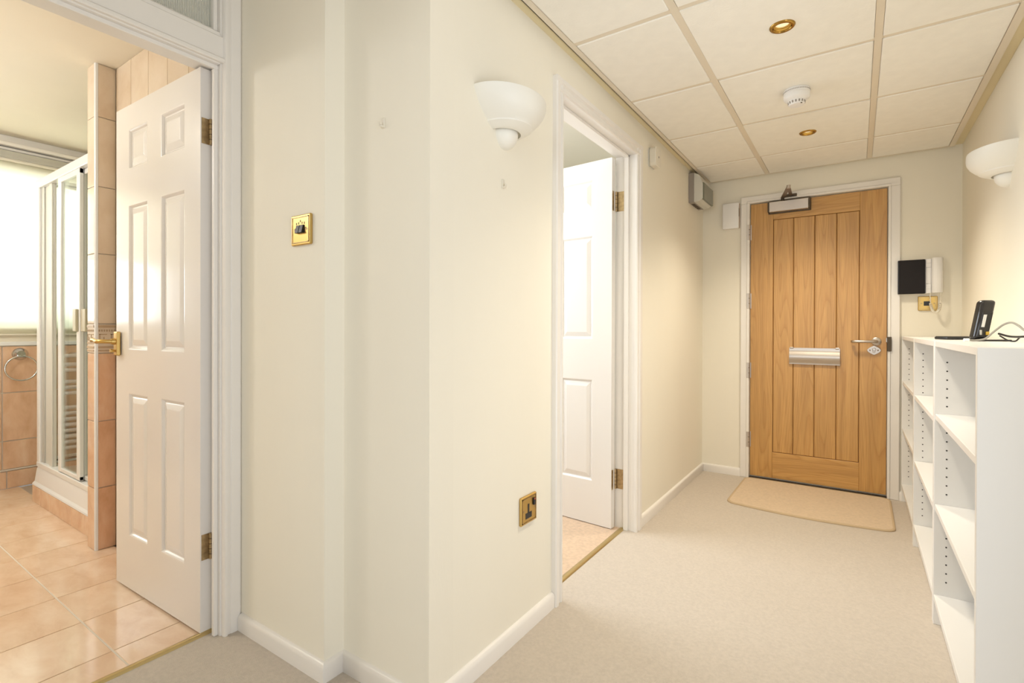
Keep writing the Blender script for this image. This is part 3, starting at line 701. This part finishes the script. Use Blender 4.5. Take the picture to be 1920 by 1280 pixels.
# ladder radiator just outside the frame, seen mirrored in the shower glass
rd = thing('towel_radiator', 'white ladder towel radiator mirrored in the shower glass', 'radiator', (BX+.06, .59, .16))
for y in (.40, .78): mk('upright', MB().box(BX+.035, BX+.065, y-.015, y+.015, .16, .90, .004), ENAMEL, rd)
zs = [.22, .26, .30, .34, .38, .42, .46, .50, .60, .64, .68, .76, .80, .86]
for z in zs: mk('rung', MB().cyl((BX+.055, 0, z), .013, 'y', .40, .78, 12), ENAMEL, rd, smooth=40)
mk('bracket', MB().box(BX+.006, BX+.04, .50, .53, .19, .21), ENAMEL, rd); mk('bracket', MB().box(BX+.006, BX+.04, .65, .68, .86, .88), ENAMEL, rd)

# ------------------------------------------------------------------ bookcases
BF, BT = .232, 1.016
def bookcase(y0, y1, shelves, label):
    t = thing('bookcase', label, 'bookcase', (.371, (y0+y1)/2, 0), group='white bookcases along the right wall')
    P = .018
    for a, b in ((y0, y0+P), (y1-P, y1)): mk('side_panel', MB().box(BF, XR-.004, a, b, 0, BT-.001, .0012), SHELF, t)
    mk('top_panel', MB().box(BF+.001, XR-.004, y0+P, y1-P, BT-.020, BT, .0012), SHELF, t)
    mk('back_panel', MB().box(XR-.010, XR-.005, y0+P, y1-P, .05, BT-.02), SHELF, t)
    mk('bottom_shelf', MB().box(BF+.001, XR-.010, y0+P, y1-P, .085, .108, .0012), SHELF, t)
    mk('plinth', MB().box(BF+.024, BF+.040, y0+P, y1-P, 0, .085), SHELF, t)
    for z in shelves: mk('shelf', MB().box(BF+.003, XR-.010, y0+P+.001, y1-P-.001, z-.020, z, .0012), SHELF, t)
    h = MB(); z = .940
    while z > .14:
        if all(not (s-.028 < z < s+.010) for s in shelves):
            for x in (.2668, .470):
                h.cyl((x, 0, z), .0028, 'y', y1-P-.0005, y1-P+.003, 8); h.cyl((x, 0, z), .0028, 'y', y0+P-.003, y0+P+.0005, 8)
        z -= .0313
    o = mk('peg_holes', h, HOLE, t); o['kind'] = 'stuff'
    return t
bookcase(1.582, 2.376, (.755, .432), 'nearest white bookcase, with the black router on its top')
bookcase(2.377, 3.164, (.738, .418), 'middle white bookcase between the nearest and the farthest one')
bookcase(3.165, 3.950, (.742, .450), 'farthest white bookcase standing against the entrance end wall')

# ------------------------------------------------------------------ things on the bookcase
rt = thing('router', 'black broadband router standing on the white bookcase', 'router', (.369, 2.44, BT), math.radians(30))
def leaning(prof_w, prof_d, hh, lean, bev):
    mb = MB().box(-prof_w/2, prof_w/2, -prof_d/2, prof_d/2, 0, hh, bev, 4)
    return mb.xf(Matrix(((1, 0, lean, 0), (0, 1, 0, 0), (0, 0, 1, 0), (0, 0, 0, 1))))
case = leaning(.047, .036, .140, .20, .012); case.xf(Matrix.Translation((-.012, 0, .006)))
mk('casing', case, BLACKG, rt, world=False, smooth=40)
sk = leaning(.034, .004, .085, .20, 0.001); sk.xf(Matrix.Translation((-.010, -.0175, .018))); mk('port_strip', sk, BLACK, rt, world=False)
lb = leaning(.010, .003, .044, .20, 0); lb.xf(Matrix.Translation((-.012, -.0195, .050))); lb2 = mk('sticker', lb, LABELM, rt, world=False); lb2['label'] = 'white sticker on the back'
yp = MB().box(-.002, .008, -.024, -.016, .022, .034, .001); mk('port', yp, YELL, rt, world=False)
mk('port', MB().box(-.022, -.015, -.022, -.016, .022, .040, .001), ALUG, rt, world=False)
mk('foot', MB().box(-.036, .075, -.034, .020, 0, .006, .002), BLACK, rt, world=False)
tb = thing('media_box', 'thin black slab lying on the bookcase top left of router', 'device', (.352, 2.775, BT), math.radians(38))
mk('casing', MB().box(-.082, .082, -.030, .030, .001, .012, .003, 2), BLACK, tb, world=False, smooth=40)
mk('lid', MB().box(-.078, .078, -.027, .027, .012, .0135), BLACKG, tb, world=False)
def bez(pts, n=10):
    P = [Vector(p) for p in pts]; P = [P[0]*2-P[1]] + P + [P[-1]*2-P[-2]]; out = []
    for i in range(1, len(P)-2):
        for k in range(n):
            u = k/n; a, b, c, d = P[i-1:i+3]
            out.append(.5*((2*b)+(c-a)*u+(2*a-5*b+4*c-d)*u*u+(3*b-a-3*c+d)*u**3))
    return out+[P[-2]]
gc = thing('network_cable', 'grey cable with a clear plug arching over the bookcase top', 'cable', (.42, 2.25, BT))
mk('cord', MB().tube(bez([(.317, 2.300, BT+.005), (.335, 2.300, BT+.005), (.356, 2.290, BT+.011), (.370, 2.250, BT+.034), (.388, 2.220, BT+.057), (.403, 2.200, BT+.063), (.415, 2.180, BT+.053), (.427, 2.150, BT+.035), (.455, 2.06, BT+.005), (.470, 1.98, BT+.005)]), .0032, 8), CABG, gc, smooth=60)
mk('plug', MB().box(.302, .318, 2.292, 2.308, BT+.001, BT+.011, .002), WHITEP, gc)
pc = thing('power_cable', 'thick black cable running from router to the right', 'cable', (.46, 2.2, BT))
mk('cord', MB().tube(bez([(.405, 2.385, BT+.027), (.425, 2.33, BT+.018), (.445, 2.26, BT+.019), (.470, 2.19, BT+.027), (.490, 2.10, BT+.030), (.498, 2.0, BT+.003)]), .0036, 8), BLACK, pc, smooth=60)
pc2 = thing('power_cable', 'thin black cable looping low behind the grey cable', 'cable', (.46, 2.3, BT))
mk('cord', MB().tube(bez([(.410, 2.40, BT+.020), (.425, 2.37, BT+.005), (.440, 2.35, BT+.003), (.447, 2.31, BT+.018), (.468, 2.28, BT+.011), (.484, 2.22, BT+.015), (.496, 2.12, BT+.004)]), .0024, 8), BLACK, pc2, smooth=60)

# ------------------------------------------------------------------ wall sconces
def sconce(xw, yc, s, label):
    t = thing('wall_sconce', label, 'wall light', (xw, yc, 1.64), group='ceramic wall sconces')
    a0, a1 = (-PI/2, PI/2) if s > 0 else (PI/2, 3*PI/2)
    # rings: half width on the wall, projection, height
    out = [(.060, .052, 1.690), (.067, .062, 1.690), (.073, .070, 1.694), (.086, .086, 1.7005), (.0915, .092, 1.7045), (.0925, .0935, 1.7085), (.102, .104, 1.716), (.121, .119, 1.732),
           (.137, .1285, 1.750), (.148, .132, 1.768), (.157, .1305, 1.788), (.159, .1295, 1.793), (.156, .1265, 1.793), (.145, .127, 1.768), (.117, .114, 1.736), (.088, .088, 1.712), (.060, .060, 1.700), (.060, .052, 1.690)]
    mb = MB(); rows_ = [[mb.bm.verts.new((xw+s*d*math.sin(PI*k/40), yc+w_*math.cos(PI*k/40), z)) for k in range(41)] for w_, d, z in out]
    for j in range(len(rows_)-1):
        for k in range(40): mb.bm.faces.new((rows_[j][k], rows_[j][k+1], rows_[j+1][k+1], rows_[j+1][k]))
    bmesh.ops.recalc_face_normals(mb.bm, faces=mb.bm.faces)
    mk('bowl', mb, CERAM, t, smooth=35)
    ball = [(.0005, 1.640)] + [(.047*math.sin(q), 1.687-.047*math.cos(q)) for q in [PI*k/16 for k in range(1, 14)]]
    mk('ball_finial', MB().lathe(ball, (xw, yc, 0), 'z', 32, a0, a1, .95, 1), CERAM, t, smooth=60)
    mk('wall_plate', MB().box(xw, xw+s*.012, yc-.05, yc+.05, 1.70, 1.76), CERAM, t)
    mk('lamp_holder', MB().cyl((xw+s*.05, yc, 1.73), .014, 'z', 1.715, 1.75, 14).box(xw, xw+s*.05, yc-.006, yc+.006, 1.725, 1.737), DARKM, t)
sconce(XL, 1.361, 1, 'cream ceramic half bowl sconce on the left corridor wall')
sconce(XR, 2.860, -1, 'cream ceramic half bowl sconce above the bookcases')

# ------------------------------------------------------------------ electrical plates
def frame_plate(name, label, cat, c, face, wd, hh):
    """brass plate with stepped, beaded edge; face = ('y',-1) or ('x',+1); returns thing and local-to-world box function"""
    t = thing(name, label, cat, c)
    ax, s = face
    def bx(mb, u0, u1, v0, v1, d0, d1, bev=0):
        if ax == 'y': return mb.box(c[0]+u0, c[0]+u1, c[1]+s*d0, c[1]+s*d1, c[2]+v0, c[2]+v1, bev)
        return mb.box(c[0]+s*d0, c[0]+s*d1, c[1]+u0, c[1]+u1, c[2]+v0, c[2]+v1, bev)
    mk('plate', bx(MB(), -wd/2, wd/2, -hh/2, hh/2, 0, .010, .003), BRASS, t)
    rim = MB(); q = .008; n = 26
    for k in range(n):
        for e in (-1, 1):
            u = -wd/2+q+(wd-2*q)*k/(n-1); v = -hh/2+q+(hh-2*q)*k/(n-1)
            bx(rim, u-.0012, u+.0012, e*(hh/2-q)-.0012, e*(hh/2-q)+.0012, .010, .0116); bx(rim, e*(wd/2-q)-.0012, e*(wd/2-q)+.0012, v-.0012, v+.0012, .010, .0116)
    o = mk('beaded_edge', rim, BRASS_D, t); o['kind'] = 'stuff'
    return t, bx
t, bx = frame_plate('light_switch', 'brass double light switch with black rockers left of the wall step', 'light switch', (-1.4245, YSW, 1.360), ('y', -1), .100, .094)
for u in (-.0095, .0095):
    mb = MB(); c = t.location
    mb.prism([(c.y-.010, 1.349), (c.y-.019, 1.349), (c.y-.013, 1.374), (c.y-.010, 1.374)], 'x', c.x+u-.0085, c.x+u+.0085, .0008); mk('rocker', mb, BLACK, t)
sp_ = MB()
for a in range(11):
    q = PI*(a/10*1.3-.15); r = .020+.005*(a % 2); mb = (u0, v0) = (r*math.cos(q)*1.1, r*math.sin(q)*.9+.004)
    bx(sp_, u0-.0022, u0+.0022, v0-.0036, v0+.0036, .010, .0104)
mk('paint_splash', sp_, DARKM, t)['kind'] = 'stuff'
for u in (-.031, .031): mk('screw', bx(MB(), u-.003, u+.003, -.003, .003, .010, .0112, .0008), BRASS_D, t)
t, bx = frame_plate('wall_socket', 'single brass wall socket with black inserts low on the left corridor wall', 'socket', (XL, 1.506, .424), ('x', 1), .102, .098)
mk('insert', bx(bx(MB(), -.010, .000, -.012, .020, .010, .0106), -.024, .016, -.030, -.010, .010, .0106), BLACK, t)
mk('switch', bx(MB(), .024, .036, .008, .033, .010, .015, .001), BLACK, t); mk('indicator', bx(MB(), .025, .035, .027, .032, .015, .0155), REDP, t)
for u in (-.036, .036): mk('screw', bx(MB(), u-.003, u+.003, -.003, .003, .010, .0112, .0008), BRASS_D, t)
t, bx = frame_plate('fused_outlet', 'brass outlet plate with black centre right of the oak door', 'socket', (.355, YB, 1.216), ('y', -1), .092, .086)
mk('insert', bx(MB(), -.019, .010, -.014, .013, .010, .0115, .0008), BLACK, t)
for u in (-.030, .030): mk('screw', bx(MB(), u-.003, u+.003, -.004, .004, .010, .0112, .0008), BRASS_D, t)

# intercom ------------------------------------------------------------------------
t = thing('entry_phone', 'black and white door intercom right of the oak door', 'intercom', (.318, YB, 1.272))
mk('base', MB().box(.214, .424, YB-.026, YB, 1.279, 1.482, .003), WHITEP, t)
sc_ = mk('screen_panel', MB().box(.209, .340, YB-.046, YB-.010, 1.275, 1.480, .003), BLACKM, t); sc_['label'] = 'black screen panel'
mk('screen', MB().box(.226, .330, YB-.0464, YB-.045, 1.395, 1.462), BLACKM, sc_)
mk('panel_edge', MB().box(.2088, .2145, YB-.0475, YB-.012, 1.276, 1.479, .001), BLACK, sc_)
for z0, z1 in ((1.276, 1.302), (1.303, 1.332), (1.334, 1.430), (1.432, 1.456), (1.457, 1.482)):
    d = .030 if z1-z0 > .05 else .034
    mk('key', MB().box(.3425, .3675, YB-d, YB-.02, z0, z1, .001), WHITEP, t)
hs = mk('handset', MB().prism([(.370, YB-.022), (.370, YB-.044), (.376, YB-.052), (.392, YB-.058), (.412, YB-.054), (.422, YB-.044), (.424, YB-.022)], 'z', 1.277, 1.486, .003), WHITEP, t, smooth=40)
cd = []; N = 260
for i in range(N+1):
    u = i/N; a = PI*u
    base = Vector((.383+.020*math.cos(PI-a)+.008*u, YB-.048-.006*math.sin(a), 1.277-.118*math.sin(a)**.55 if 0 < u < 1 else 1.277))
    q = 2*PI*34*u; e = .0062 if .10 < u < .90 else .001
    cd.append(base+Vector((math.cos(q)*e, math.sin(q)*e, math.sin(q)*e*.4)))
mk('coiled_cord', MB().tube(cd, .0025, 6), CREAMP, t, smooth=60)

# alarm contact, sounder, emergency light -----------------------------------------
t = thing('alarm_box', 'white alarm box on the end wall left of the oak door', 'alarm box', (-.757, YB, 1.78))
mk('cover', MB().box(-.812, -.702, YB-.036, YB-.010, 1.783, 1.968, .007, 3), WHITEP, t, smooth=40)
mk('back_plate', MB().box(-.806, -.700, YB-.010, YB, 1.787, 1.964, .002), mat('peach_plastic', (.66, .45, .30), .5), t)
mk('side_slot', MB().box(-.7025, -.7012, YB-.028, YB-.018, 1.868, 1.925), DARKM, t)
t = thing('sounder', 'small cream sounder on the left wall above the side doorway', 'alarm sounder', (XL, 2.79, 1.955))
oc = [(2.742, 1.972), (2.754, 1.957), (2.826, 1.957), (2.838, 1.972), (2.838, 2.046), (2.826, 2.061), (2.754, 2.061), (2.742, 2.046)]
mk('housing', MB().prism(oc, 'x', XL+.006, XL+.044, .004), CREAMP, t, smooth=25)
mk('back_plate', MB().prism([(y, z) for y, z in oc], 'x', XL, XL+.006), PALEG, t)
mk('sensor_dot', MB().lathe([(.0004, .0012), (.0055, .001), (.006, 0)], (XL+.044, 2.792, 2.010), 'x', 16), DARKM, t)
mk('inset_panel', MB().box(XL+.0435, XL+.0448, 2.775, 2.826, 1.975, 2.044), CREAMP, t)
t = thing('emergency_light', 'grey emergency light box with smoked lens in the far corner', 'emergency light', (XL, 3.69, 1.92))
Ea, Eb = 3.560, 3.825
mk('base_box', MB().box(XL, -.921, Ea, Eb, 1.922, 2.125, .003), GREYP, t)
mk('diffuser', MB().prism([(-.921, 1.923), (-.888, 1.926), (-.863, 1.942), (-.863, 2.040), (-.888, 2.106), (-.921, 2.122)], 'y', Ea, Eb, .002), PALEG, t)
mk('lens', MB().prism([(-.868, 1.936), (-.855, 1.940), (-.855, 2.048), (-.868, 2.050)], 'y', Ea+.006, Eb-.002, .001), LENS, t)
v = MB()
for k in range(4): v.box(-.950, -.928, Ea+.05+.045*k, Ea+.078+.045*k, 1.9195, 1.9225)
mk('vent', v, DARKM, t)
mk('gland', MB().lathe([(.001, -.004), (.012, -.004), (.012, 0)], (-.939, Ea, 2.03), 'y', 20), GREYP, t, smooth=40)

# ------------------------------------------------------------------ ceiling fittings
for (x, y), lab in zip(lamps, ('brass recessed downlight in ceiling tile nearest the viewer', 'brass recessed downlight beyond the smoke detector')):
    t = thing('downlight', lab, 'downlight', (x, y, CZ), group='brass recessed ceiling downlights')
    mk('bezel', MB().lathe([(.029, .002), (.028, -.002), (.031, -.006), (.036, -.006), (.040, -.004), (.042, -.0006), (.042, 0)], (x, y, CZ), 'z', 48), BRASS_L, t, smooth=50)
    mk('baffle', MB().lathe([(.029, .002), (.029, .006), (.0265, .007), (.0265, .010), (.0248, .0115), (.0248, .026), (.001, .026)], (x, y, CZ), 'z', 48), BRASS, t, smooth=30)
    ld = bpy.data.lights.new('downlight_lamp', 'SPOT'); ld.energy = DL; ld.color = (1, .91, .75); ld.spot_size = math.radians(128); ld.spot_blend = 1; ld.shadow_soft_size = .07
    lo_ = bpy.data.objects.new('downlight_lamp', ld); COL.objects.link(lo_); lo_.location = (0, 0, -.078); lo_.parent = t
    mk('lamp', MB().lathe([(.0005, .0045), (.010, .005), (.018, .0065), (.0225, .009), (.0240, .0255)], (x, y, CZ), 'z', 40), LAMPF, t, smooth=50)
sx, sy = -.229, 2.630
t = thing('smoke_detector', 'white round smoke detector between the two brass downlights', 'smoke detector', (sx, sy, CZ))
mk('base', MB().lathe([(.001, 0), (.052, 0), (.054, -.004), (.054, -.018), (.0515, -.0195), (.0515, -.0215)], (sx, sy, CZ), 'z', 48), WHITEP, t, smooth=40)
mk('body', MB().lathe([(.0515, -.0215), (.053, -.0225), (.053, -.036), (.049, -.042), (.040, -.047), (.036, -.049)], (sx, sy, CZ), 'z', 48), WHITEP, t, smooth=40)
mk('dome', MB().lathe([(.036, -.046), (.036, -.050), (.033, -.064), (.029, -.069), (.001, -.071)], (sx, sy, CZ), 'z', 40), WHITEP, t, smooth=40)
def slots(n, r0, z0, z1, wd, a0=0, r1=None):
    mb = MB()
    for k in range(n):
        a = a0+2*PI*k/n; m2 = MB().box(-.0006, .0009, -wd, wd, 0, z1-z0)
        tilt = Matrix.Rotation(math.atan2((r1 or r0)-r0, z1-z0), 4, 'Y')
        m2.xf(Matrix.Translation((sx, sy, CZ+z0)) @ Matrix.Rotation(a, 4, 'Z') @ Matrix.Translation((r0, 0, 0)) @ tilt)
        me = bpy.data.meshes.new('tmp'); m2.bm.to_mesh(me); m2.bm.free(); mb.bm.from_mesh(me); bpy.data.meshes.remove(me)
    return mb
o = mk('vent_slots', slots(56, .0536, -.013, -.0085, .0013), GREYP, t); o['kind'] = 'stuff'
o = mk('chamber_slots', slots(16, .0333, -.063, -.053, .0032, 0, .0354), GREYP, t); o['kind'] = 'stuff'
mk('indicator', MB().box(sx+.018, sx+.024, sy-.028, sy-.022, CZ-.0712, CZ-.069), DARKM, t)

# ------------------------------------------------------------------ hooks, mat
def hook(c, face, label):
    t = thing('wall_hook', label, 'hook', c, group='small white adhesive wall hooks')
    ax, s = face
    def bx(u0, u1, v0, v1, d0, d1, bev):
        return MB().box(c[0]+u0, c[0]+u1, c[1]+s*d0, c[1]+s*d1, c[2]+v0, c[2]+v1, bev) if ax == 'y' else MB().box(c[0]+s*d0, c[0]+s*d1, c[1]+u0, c[1]+u1, c[2]+v0, c[2]+v1, bev)
    mk('pad', bx(-.007, .007, 0, .030, 0, .004, .0015), CREAMP, t)
    mk('prong', bx(-.0045, .0045, .001, .007, .004, .013, .001), CREAMP, t); mk('tip', bx(-.0045, .0045, .007, .014, .010, .014, .001), CREAMP, t)
hook((-1.140, Y2, 1.636), ('y', -1), 'small white hook high on the wall left of the projecting corner')
hook((XL, 1.354, 1.512), ('x', 1), 'small white hook below the left sconce')

dm = thing('doormat', 'tan rectangular doormat in front of the oak entrance door', 'doormat', (-.24, 3.62, 0))
def mat_outline(ins):
    x0, x1, y0, y1, r = -.655+ins, .178-ins, 3.298+ins, 3.925-ins, .05; pts = []
    for cx, cy, a in ((x1-r, y1-r, 0), (x0+r, y1-r, PI/2), (x0+r, y0+r, PI), (x1-r, y0+r, 1.5*PI)):
        for k in range(7): pts.append([cx+r*math.cos(a+PI/2*k/6), cy+r*math.sin(a+PI/2*k/6)])
        if a == PI:
            for k in range(1, 8): pts.append([x0+r+(x1-x0-2*r)*k/8, y0])
    for p in pts:
        if p[1] < 3.5: u = (p[0]+.655)/.833; p[1] -= .050*math.sin(PI*min(1, max(0, u)))*(3.5-p[1])/.2 * .9
        p[0] += (3.6-p[1])*-.008
    return pts
mk('pile', MB().prism(mat_outline(.010), 'z', 0, .0085), MATM, dm)
o_, i_ = mat_outline(0), mat_outline(.013); mb = MB(); b = mb.bm; n = len(o_); V = []
for L, z in ((o_, .0005), (o_, .007), (mat_outline(.004), .0105), (mat_outline(.009), .0105), (i_, .008)): V.append([b.verts.new((p[0], p[1], z)) for p in L])
for j in range(4):
    for i in range(n): b.faces.new((V[j][i], V[j][(i+1) % n], V[j+1][(i+1) % n], V[j+1][i]))
bmesh.ops.recalc_face_normals(b, faces=b.faces)
mk('bound_edge', mb, MATB, dm, smooth=60)
